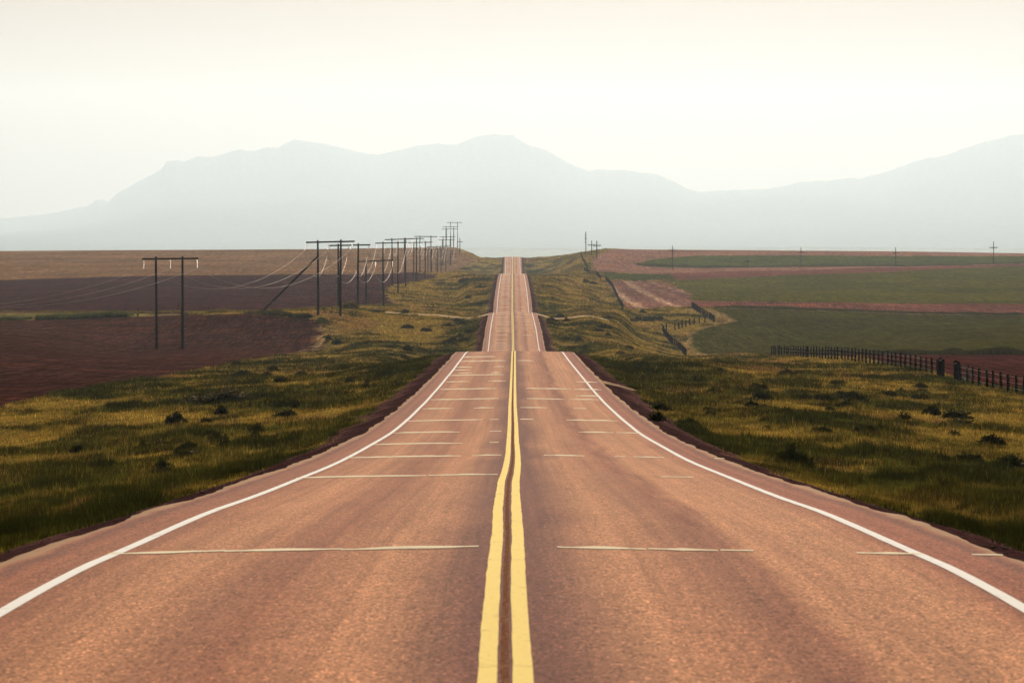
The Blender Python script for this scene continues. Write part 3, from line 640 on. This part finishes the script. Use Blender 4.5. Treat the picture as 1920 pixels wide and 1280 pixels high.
def place_shrub(px, row, wpx, hpx, label, group=None, p=None):
    x, y = hit(px, row)
    i = p if p is not None else random.randrange(6)
    if i in used:
        r0 = protos[i]; o = r0.copy(); col.objects.link(o)
        for ch in r0.children: d = ch.copy(); col.objects.link(d); d.parent = o
    else: o = protos[i]; used.add(i)
    o.location = (x, y, float(zground(x, y))-.02); o.rotation_euler = (0, 0, random.uniform(0, 6.28))
    wm = wpx*y/F; hm = hpx*y/F; o.scale = (wm*1.15, wm*random.uniform(1.,1.4), hm*1.1+.06+.00008*y)
    tag(o, label, 'shrub', group)
# prominent ones
for px, row, w_, h_, lb in [
  (147,851,26,15,'squat dark shrub alone in the pale dry grass, nearest one on the left verge'),
  (331,796,34,19,'spiky dark shrub left of the middle of the left verge'),
  (415,778,20,16,'small round dark shrub in the gold grass, up and right of the spiky dark one'),
  (385,795,20,10,'low dark tuft just right of the spiky dark shrub on the left verge'),
  (426,755,110,24,'widest brownish shrub patch, long and low, in the left verge grass'),
  (445,687,19,9,'small dark shrub by the ploughed field edge, leftmost of the cluster there'),
  (511,698,18,11,'roundest black shrub near the ploughed field edge left of the road'),
  (457,707,26,11,'wide dark shrub just below the small one near the ploughed field edge'),
  (500,707,16,9,'low dark shrub under the roundest black one near the field edge'),
  (564,707,24,9,'flat dark shrub right of the round black one in the left grass'),
  (524,717,20,9,'brown green shrub below the flat dark one in the left grass'),
  (616,638,8,8,'small dark bush on the right rim of the near ploughed field'),
  (632,646,16,9,'brown low bush beside the right rim of the near ploughed field'),
  (1484,880,62,38,'largest leafy dark shrub standing at the gravel edge right of the road'),
  (1859,835,40,18,'feathery shrub in the gold grass near the right picture edge'),
  (1820,870,44,18,'black green shrub lower right, left of the long one in the grass'),
  (1895,876,56,19,'long black green shrub in the grass at the right picture edge'),
  (1662,744,34,10,'dark tuft on the gold slope right of the road, with a tail of weeds'),
  (1570,723,22,9,'dark low shrub on the upper right verge, left of the gold slope'),
  (1726,727,24,7,'topmost of the three stacked dark tufts below the fence'),
  (1728,737,16,7,'middle one of the three stacked dark tufts below the fence'),
  (1724,749,24,9,'lowest of the three stacked dark tufts below the fence'),
  (1625,812,44,13,'dark mound of weeds in the middle of the right verge'),
  (1540,812,30,10,'low green black clump left of the middle mound on the right verge'),
  (1420,730,30,10,'dark shrub high on the right verge below the start of the fence'),
  (1425,752,28,14,'black shrub directly under the dark one high on the right verge'),
  (1290,800,34,14,'bushy clump beside the gravel on the right, nearer than the culvert track'),
  (1232,790,24,16,'tall dark weeds at the gravel edge just past the culvert track'),
  (1200,690,26,12,'dark shrub right behind the pale culvert track'),
  (1238,770,26,14,'round weed clump leaning over the gravel on the right'),
  (1788,818,20,9,'lone dark tuft between the gold slope and the feathery shrub'),
  (270,846,24,15,'upright dark weed clump on the lush lower part of the left verge')]:
    place_shrub(px, row, w_, h_, lb, None, 7 if w_ > 100 else None)
place_shrub(655,578,22,13,'yellowish bush at the field edge between the tall pole frames','', 6)
L1 = 'low dark weed clump growing in the lush grass between the left field and the road'
for k in range(26):
    t = random.random(); px = 300+t*480; row = 905-t*225+random.uniform(-34, 20)-60*t*(1-t)
    place_shrub(px, row, random.uniform(16,38)*(1.25-.7*t), random.uniform(9,17)*(1.2-.6*t), L1, 'dark weed clumps along the left verge')
L2 = 'low dark weed clump growing on the slope between the road and the right fence'
for k in range(34):
    t = random.random(); px = 1180+t*640; row = random.uniform(690, 770)+t*random.uniform(0, 150)
    place_shrub(px, row, random.uniform(16,40)*(.6+.6*t), random.uniform(7,14)*(.6+.6*t), L2, 'dark weed clumps across the right verge')
L3 = 'tiny dark bush on the rolling pasture beyond the first road crest'
for px, row in [(1141,598),(1185,603),(1195,601),(1205,588),(1214,603),(1223,601),(1238,600),(1131,616),(1143,617),(1120,622),(1140,630),(1050,596),(1062,604),(1034,603),(1085,640),(1180,655),(1095,655),(1165,665),
                (862,632),(870,641),(850,640),(880,625),(842,645),(865,610),(840,612),(858,605),(800,622),(765,616),(730,652),(690,645),(620,680),(1098,531),(1112,533),(870,530),(900,540),(878,560),(705,586),(760,588)]:
    place_shrub(px, row, random.uniform(9,20), random.uniform(4,8), L3, 'bushes dotted over the far pasture')
for p in [protos[i] for i in range(8) if i not in used]:
    for ch in list(p.children): bpy.data.objects.remove(ch)
    bpy.data.objects.remove(p)

# ------------------------------------------------------------------ power line of H frames on the left
def ins_mesh():
    mb = MB(); pts = []; rd = []
    for k in range(8):
        z = -.08-k*.155; pts += [(0,0,z),(0,0,z-.03),(0,0,z-.075),(0,0,z-.1)]; rd += [.03,.115,.13,.035]
    mb.tube([(0,0,.05)]+pts+[(0,0,-1.38)], [.02]+rd+[.025], 10); return mb.mesh('insulator', M_ins)
INS = ins_mesh(); me_arm = {}
def h_frame(px0, px1, arow, base_rows, d=None, brace=False, label='', tiltb=0., tz=0., group='wooden H frame power poles', row_r=None):
    d = d or 8.2*F/(px1-px0); s = d/F
    xl, xr2 = (px0-CX)*s, (px1-CX)*s; za = (YH-arow)*s; cxx = (xl+xr2)/2; L = xr2-xl
    drop = 0 if row_r is None else (arow-row_r)*s
    x1, x2 = xl+L*.235, xl+L*.72
    zb = [(YH-b)*s if b else None for b in base_rows]
    zb = [z if z is not None else float(zground(np.array(x), np.array(d))) for z, x in zip(zb, (x1, x2))]
    zg = [float(zground(np.array(x), np.array(d))) for x in (x1, x2)]
    root = empty('power_pole', (cxx, d, min(zg))); o0 = np.array((cxx, d, min(zg)))
    lean = [random.uniform(-.012,.012) for _ in range(2)]
    for x, z, g, ln in zip((x1, x2), zb, zg, lean):
        fz = min(z, g); top = za+.35+(x-xl)/L*drop; hgt = top-fz
        MB().tube([(x-ln*hgt-cxx, 0, fz-.6-o0[2]), (x-ln*hgt*.5-cxx, 0, (fz+top)/2-o0[2]), (x-cxx, 0, top-o0[2])], [.23,.2,.15], 12).build('pole', M_wood, root)
    a = MB().tube([(xl-cxx-.1, -.24, za-o0[2]), (xr2-cxx+.1, -.24, za+drop-o0[2])], .14, 8); a.build('crossarm', M_wood, root)
    if brace: # raking pole
        bx, by = hit(484, 586.5); bz = float(zground(np.array(bx), np.array(by)))
        MB().tube([(bx-cxx, by-d, bz-.5-o0[2]), (x1-.1-cxx, -.2, (YH-482)*s-o0[2])], [.21,.17], 10).build('raking_pole', M_wood, root)
    at = []
    for k, f in enumerate((.012, .5, .985)):
        ins = bpy.data.objects.new('insulator', INS); col.objects.link(ins); ins.parent = root
        p = np.array((xl+L*f-cxx, -.24, za+drop*f-.14-o0[2])); ins.location = p; ins.rotation_euler = (0, R(tiltb), 0)
        dx = -math.sin(R(tiltb))*1.38; at.append(o0+p+np.array((dx, 0, -1.38*math.cos(R(tiltb)))))
    tag(root, label, 'power pole', group)
    return at
frames = [
 (-598,-478,470,(None,None),470,0,'',0,473),
 (268,371,485.5,(655.5,654),None,0,'nearest tall twin pole frame standing alone in the near ploughed field',0,484.5),
 (575,664,454.5,(580,578.5),None,1,'tall twin pole frame with a long raking pole leaning on its left leg',20,452.5),
 (616,693.5,460.5,(577,573.5),None,0,'dark twin pole frame just right of and behind the raked one',10,459),
 (670.5,737,490.5,(571,572.5),None,0,'shorter twin pole frame whose arm hangs well below its neighbours',0,488),
 (704.5,762.5,456,(None,547),None,0,'twin pole frame behind the short one, arm level with the field skyline',0,454.5),
 (722.3,775.5,449.5,(532.5,531),None,0,'twin pole frame with the high arm right behind the skyline level one',0,447.5),
 (747,794.5,448.5,(527,524.5),None,0,'seventh twin pole frame counting from the near field, arm against the sky',0,447),
 (765.5,810,455.3,(522.5,523.5),None,0,'eighth twin pole frame counting from the near field, arm lower than its neighbours',0,454),
 (777.6,819.8,443.3,(506.6,509),None,0,'ninth twin pole frame counting from the near field, arm the highest of its cluster',0,443.8),
 (793.5,831,467.5,(508.6,510),None,0,'twin pole frame with a low arm below the hill skyline, left one of two',0,467.5),
 (800.6,836.7,462.8,(509,510),1650,0,'twin pole frame with its arm lying on the skyline before the far rise',0,462),
 (809.5,845.5,462.5,(510.5,510.7),1720,0,'twin pole frame, right one of the two whose arms meet along the skyline',0,461.3),
 (822.5,852.5,449.8,(499.7,499.7),None,0,'slim twin pole frame at the foot of the far rise, lower arm of two',0,449.8),
 (824,853.5,444.1,(494,492),2010,0,'pale slim twin pole frame just behind the one at the foot of the rise',0,444.1),
 (829,859,429.6,(485,482),2060,0,'twin pole frame partway up the far rise, lower of the close pair',0,429.4),
 (830.2,858.7,425.4,(None,None),2105,0,'twin pole frame on the far rise, upper of the close pair',0,425.4),
 (838.3,865.8,417.3,(None,None),2165,0,'farthest and highest twin pole frame on top of the rise',0,417.3)]
ATT = [h_frame(a,b,c,e,d,bool(br),lb or 'nearest twin pole frame out of the picture to the left',tl,row_r=rr) for a,b,c,e,d,br,lb,tl,rr in frames]
names = ['left hand conductor wire strung from frame to frame over the left fields','middle conductor wire strung from frame to frame over the left fields','right hand conductor wire strung from frame to frame over the left fields']
for k in range(3):
    mb = MB(); root = None
    for i in range(len(ATT)-1):
        a, c = ATT[i][k], ATT[i+1][k]; L = np.linalg.norm(c-a); sag = 5.6 if i == 0 else min(4.6, .05*L+.2) if i < 4 else .028*L
        pts = [a+(c-a)*t-np.array((0,0,4*sag*t*(1-t))) for t in np.linspace(0, 1, 25)]
        rr_ = [.015+.000004*p[1] for p in pts]
        mb.tube(pts, rr_, 6, caps=False)
    o = mb.build('conductor_wire', M_wire); tag(o, names[k], 'power line wire')

# ------------------------------------------------------------------ single poles
CAP = MB().tube([(0,0,0),(0,0,.12),(0,0,.22),(0,0,.3)], [.05,.1,.12,.05], 8).mesh('insulator', M_ins)
def t_pole(px, top, base, arms, d, label, thick=.17, group=None):
    s = d/F; x = (px-CX)*s; zt = (YH-top)*s; zb = (YH-base)*s; g = float(zground(np.array(x), np.array(float(d))))
    zb = min(zb, g); root = empty('utility_pole', (x, d, zb))
    MB().tube([(0,0,-.6),(0,0,(zt-zb)*.5),(0,0,zt-zb)], [thick*1.3,thick*1.15,thick*.95], 10).build('pole', M_wood, root)
    for (ar, wl, wr) in arms:
        za = (YH-ar)*s-zb
        MB().box(((wr-wl)*s/2, -thick-.04, za), ((wl+wr)*s, .24, .32)).build('crossarm', M_wood, root)
        for q in (-wl*.95, -wl*.45, wr*.45, wr*.95):
            i = bpy.data.objects.new('insulator', CAP); col.objects.link(i); i.parent = root; i.location = (q*s, -thick-.04, za+.1); i.scale = (1.6,1.6,1.7)
    tag(root, label, 'power pole', group)
GR = 'single cross arm poles along the far right fields'
t_pole(862.3,446.5,479,[(453.6,5.5,5)],2080,'small single pole with one cross arm on the far left rise')
t_pole(1098.5,434,483.5,[(441,1.6,.4),(447,1.8,.4),(453.5,1.6,.4)],1850,'tallest thin pole with short pegs beside the far road fence',.17)
t_pole(1109.4,451,492,[(459.5,7,7)],1800,'left one of two short poles whose cross arms nearly touch',.18)
t_pole(1119,451.5,494,[(460.5,7,7.5)],1775,'right one of two short poles whose cross arms nearly touch',.22)
t_pole(1261,460.5,506,[(469.5,6,5.5)],1700,'leftmost cross arm pole over the far green field, at its dark edge',.16,GR)
t_pole(1402,487,507,[(489.5,7.5,7.5)],1740,'shortest cross arm pole, sunk in the dip of the far green field',.16,GR)
t_pole(1501.8,464,507,[(473,7,7)],1760,'middle cross arm pole rising just above the far right skyline',.16,GR)
t_pole(1679.5,463.5,504.5,[(473.5,5.5,7.5)],1790,'cross arm pole above the skyline, second from the right picture edge',.16,GR)
t_pole(1863,453,504.5,[(464.5,7.5,7)],1800,'rightmost cross arm pole, the one standing highest above the skyline',.17,GR)

# ------------------------------------------------------------------ fences
def post_mesh(h, r, seed):
    rr = random.Random(seed); a, b = rr.uniform(-.03,.03), rr.uniform(-.03,.03)
    return MB().tube([(0,0,-.4),(0,0,h*.5),(a*.7,b*.7,h*.97),(a,b,h)], [r,r*.97,r*.92,r*.7], 9).mesh('post', M_post)
POSTS = [post_mesh(1.32, .098, i) for i in range(5)]
def fence(name, pts, spacing, label, hs=1., rs=1., wires=3, extra=None, wr=.006):
    P = np.array(pts); L = np.concatenate([[0], np.cumsum(np.hypot(*np.diff(P, axis=0).T))]); n = max(1, int(round(L[-1]/spacing)))
    x0, y0 = P[0]; z0 = float(zground(np.array(x0), np.array(y0))); root = empty(name, (x0, y0, z0))
    pos = []
    for s in np.linspace(0, L[-1], n+1):
        s2 = min(max(s+random.uniform(-.12,.12)*(0 < s < L[-1]), 0), L[-1])
        x = float(np.interp(s2, L, P[:,0]))+random.uniform(-.05,.05); y = float(np.interp(s2, L, P[:,1])); z = float(zground(np.array(x), np.array(y))); pos.append((x,y,z))
        o = bpy.data.objects.new('post', POSTS[random.randrange(5)]); col.objects.link(o); o.parent = root
        o.location = (x-x0, y-y0, z-z0); k = hs*random.uniform(.95,1.07); rs_ = rs*(1.45 if pos[0][1] > 600 else 1.); o.scale = (rs_*random.uniform(.85,1.15), rs_, k); o.rotation_euler = (random.uniform(-.02,.02), random.uniform(-.03,.03), random.uniform(0,6))
    for q in range(wires):
        hz = hs*(.38+.38*q); mb = MB()
        pp = []
        for a, b in zip(pos[:-1], pos[1:]):
            for t in (0, .5): pp.append((a[0]+(b[0]-a[0])*t-x0, a[1]+(b[1]-a[1])*t-y0, a[2]+(b[2]-a[2])*t-z0+hz-(.03 if t else 0)))
        pp.append((pos[-1][0]-x0, pos[-1][1]-y0, pos[-1][2]-z0+hz))
        mb.tube(pp, wr, 4).build('wire', M_fwire, root)
    tag(root, label, 'fence'); return root, (x0, y0, z0)
def fx(d): return 32.6+(d-246)*.006
r1, _ = fence('fence', [(fx(d), d) for d in np.linspace(297, 505, 60)], 4.25, 'long row of dark fence posts with bright wires, left of the gate gap', wr=.0045)
r2, q2 = fence('fence', [(fx(d), d) for d in np.linspace(281, 216, 20)], 4.0, 'short run of dark fence posts right of the gate gap, reaching the picture edge', wr=.0045)
def fixpost(root, x, y, h, r, refl=False):
    o0 = root.location; z = float(zground(np.array(x), np.array(y)))
    MB().tube([(0,0,-.4),(0,0,h*.5),(0,0,h)], [r,r*.98,r*.9], 10).build('post', M_post, root, (x-o0[0], y-o0[1], z-o0[2]))
    if refl: MB().box((0,-r-.02,h*.86), (.17,.02,.09)).build('reflector', M_refl, root, (x-o0[0], y-o0[1], z-o0[2]))
fixpost(r1, 33.0, 296, 1.5, .13, True); fixpost(r1, 32.87, 292.8, 1.42, .13)
fixpost(r2, 32.8, 284, 1.55, .15, True); fixpost(r2, 32.74, 281.6, 1.5, .15)
o0 = r2.location
for (ya, yb, ha, hb) in ((282.5, 277.5, 1.0, .15), (277, 273.5, 1.35, .25)):
    xa, xb = fx(ya), fx(yb); za = float(zground(np.array(xa), np.array(ya))); zb_ = float(zground(np.array(xb), np.array(yb)))
    MB().tube([(xa-o0[0], ya-o0[1], za+ha-o0[2]), (xb-o0[0], yb-o0[1], zb_+hb-o0[2])], .05, 8).build('brace_rail', M_post, r2)
fence('fence', poly_px([(1286,668),(1275,656),(1258,643),(1247,630),(1242.5,621)], 3), 4.2, 'dense dark fence run curving up the hollow in front of the green field', 1.05, 1.0, 2)
D_px = [(1249,620),(1260,620.5),(1271,617.5),(1283,613.5),(1296,609.5),(1308,607.5),(1321,605.5),(1333,605),(1339,604)]
dp = [hit(*p) for p in D_px]
r4, _ = fence('fence', dp, 6.5, 'sparse line of separate fence posts crossing the gold grass hollow', 1.15, 1.1, 1)
fence('fence', poly_px([(1339,604),(1326,596),(1311,587),(1298,577.5)], 3), 5., 'short steep fence run climbing to the pink stripe with a white tag', 1.2, 1.3, 2)
fence('fence', poly_px([(1168,580),(1160,566),(1153,550),(1148,538),(1136,525)], 3), 4.6, 'long thin dark fence along the left side of the striped brown patch', 1.1, .9, 2)
fence('fence', poly_px([(1126,524),(1118,515),(1104,513),(1096,508)], 3), 4.6, 'broken dark fence run above the striped patch, beside the far pasture', 1.1, 1., 2)
fence('fence', poly_px([(1102,506),(1097,494),(1093,490),(1089,477)], 3), 4.6, 'faintest highest fence run climbing to the right hand skyline by the road', 1.1, 1., 2)

# lone marker posts along the left green strip
def marker(px, row, hpx, label, refl=False, r=.09):
    x, y = hit(px, row); z = float(zground(np.array(x), np.array(y))); h = hpx*y/F; root = empty('marker_post', (x, y, z))
    MB().tube([(0,0,-.3),(0,0,h*.5),(.02,0,h)], [r,r,r*.85], 8).build('post', M_post, root)
    if refl: MB().box((0,-r-.03,h*.45), (.22,.02,.22)).build('reflector', M_refl, root)
    tag(root, label, 'post')
marker(258.5,592,14,'dark post with a white reflector by the green strip left of the nearest pole frame',True,.13)
marker(333.5,584,13,'thin stick at the field edge just left of the right leg of the near frame',r=.06)
marker(391,584,9,'short stick at the field edge right of the nearest pole frame',r=.06)
marker(235,584,7,'tiny stick at the field edge left of the reflector post',r=.06)

# ------------------------------------------------------------------ air
mh = bpy.data.materials.new('hazy_air'); mh.use_nodes = True; nt = mh.node_tree; nt.nodes.clear()
pv = N(nt, 'ShaderNodeVolumePrincipled'); pv.inputs['Color'].default_value = (.65, .78, .885, 1); pv.inputs['Density'].default_value = 3.9e-5; pv.inputs['Anisotropy'].default_value = .6
oo = N(nt, 'ShaderNodeOutputMaterial'); nt.links.new(pv.outputs[0], oo.inputs['Volume'])
hz = MB().box((0, 13500, 640), (60000, 31000, 1360)).build('haze', mh); tag(hz, 'pale hazy air filling the whole valley up to the mountains', 'haze', kind='stuff')

# ------------------------------------------------------------------ light, sky
SUN_EL, SUN_AZ = 27, 3
wd = bpy.data.worlds.new('World'); scene.world = wd; wd.use_nodes = True; nt = wd.node_tree
bg = nt.nodes['Background']; sky = N(nt, 'ShaderNodeTexSky', sky_type='NISHITA'); sky.sun_disc = False
sky.sun_elevation = R(SUN_EL); sky.sun_rotation = R(SUN_AZ); sky.dust_density = 4.; sky.air_density = 1.; sky.ozone_density = 1.
nt.links.new(mixc(nt, 'MULTIPLY', 1., sky.outputs[0], (.18, .09, .03)), bg.inputs['Color']); bg.inputs['Strength'].default_value = .05
sl = bpy.data.lights.new('sun', 'SUN'); sl.energy = 5.0; sl.angle = R(.5); sl.color = (1., .895, .75)
so = bpy.data.objects.new('sun', sl); col.objects.link(so); so.rotation_euler = (R(90-SUN_EL), 0, R(180-SUN_AZ))

# ------------------------------------------------------------------ camera
cd = bpy.data.cameras.new('camera'); cam = bpy.data.objects.new('camera', cd); col.objects.link(cam); scene.camera = cam
cam.location = (0, 0, 0); cam.rotation_euler = (R(90), 0, 0)
cd.sensor_width = 36; cd.lens = 135; cd.shift_y = -140/1920; cd.clip_start = .5; cd.clip_end = 80000
cd.dof.use_dof = True; cd.dof.focus_distance = 130; cd.dof.aperture_fstop = 8.
scene.view_settings.view_transform = 'Standard'; scene.view_settings.look = 'None'; scene.view_settings.exposure = .33; scene.view_settings.gamma = 1
scene.cycles.max_bounces = 5; scene.cycles.diffuse_bounces = 2; scene.cycles.transmission_bounces = 2; scene.cycles.volume_bounces = 0; scene.cycles.caustics_reflective = False
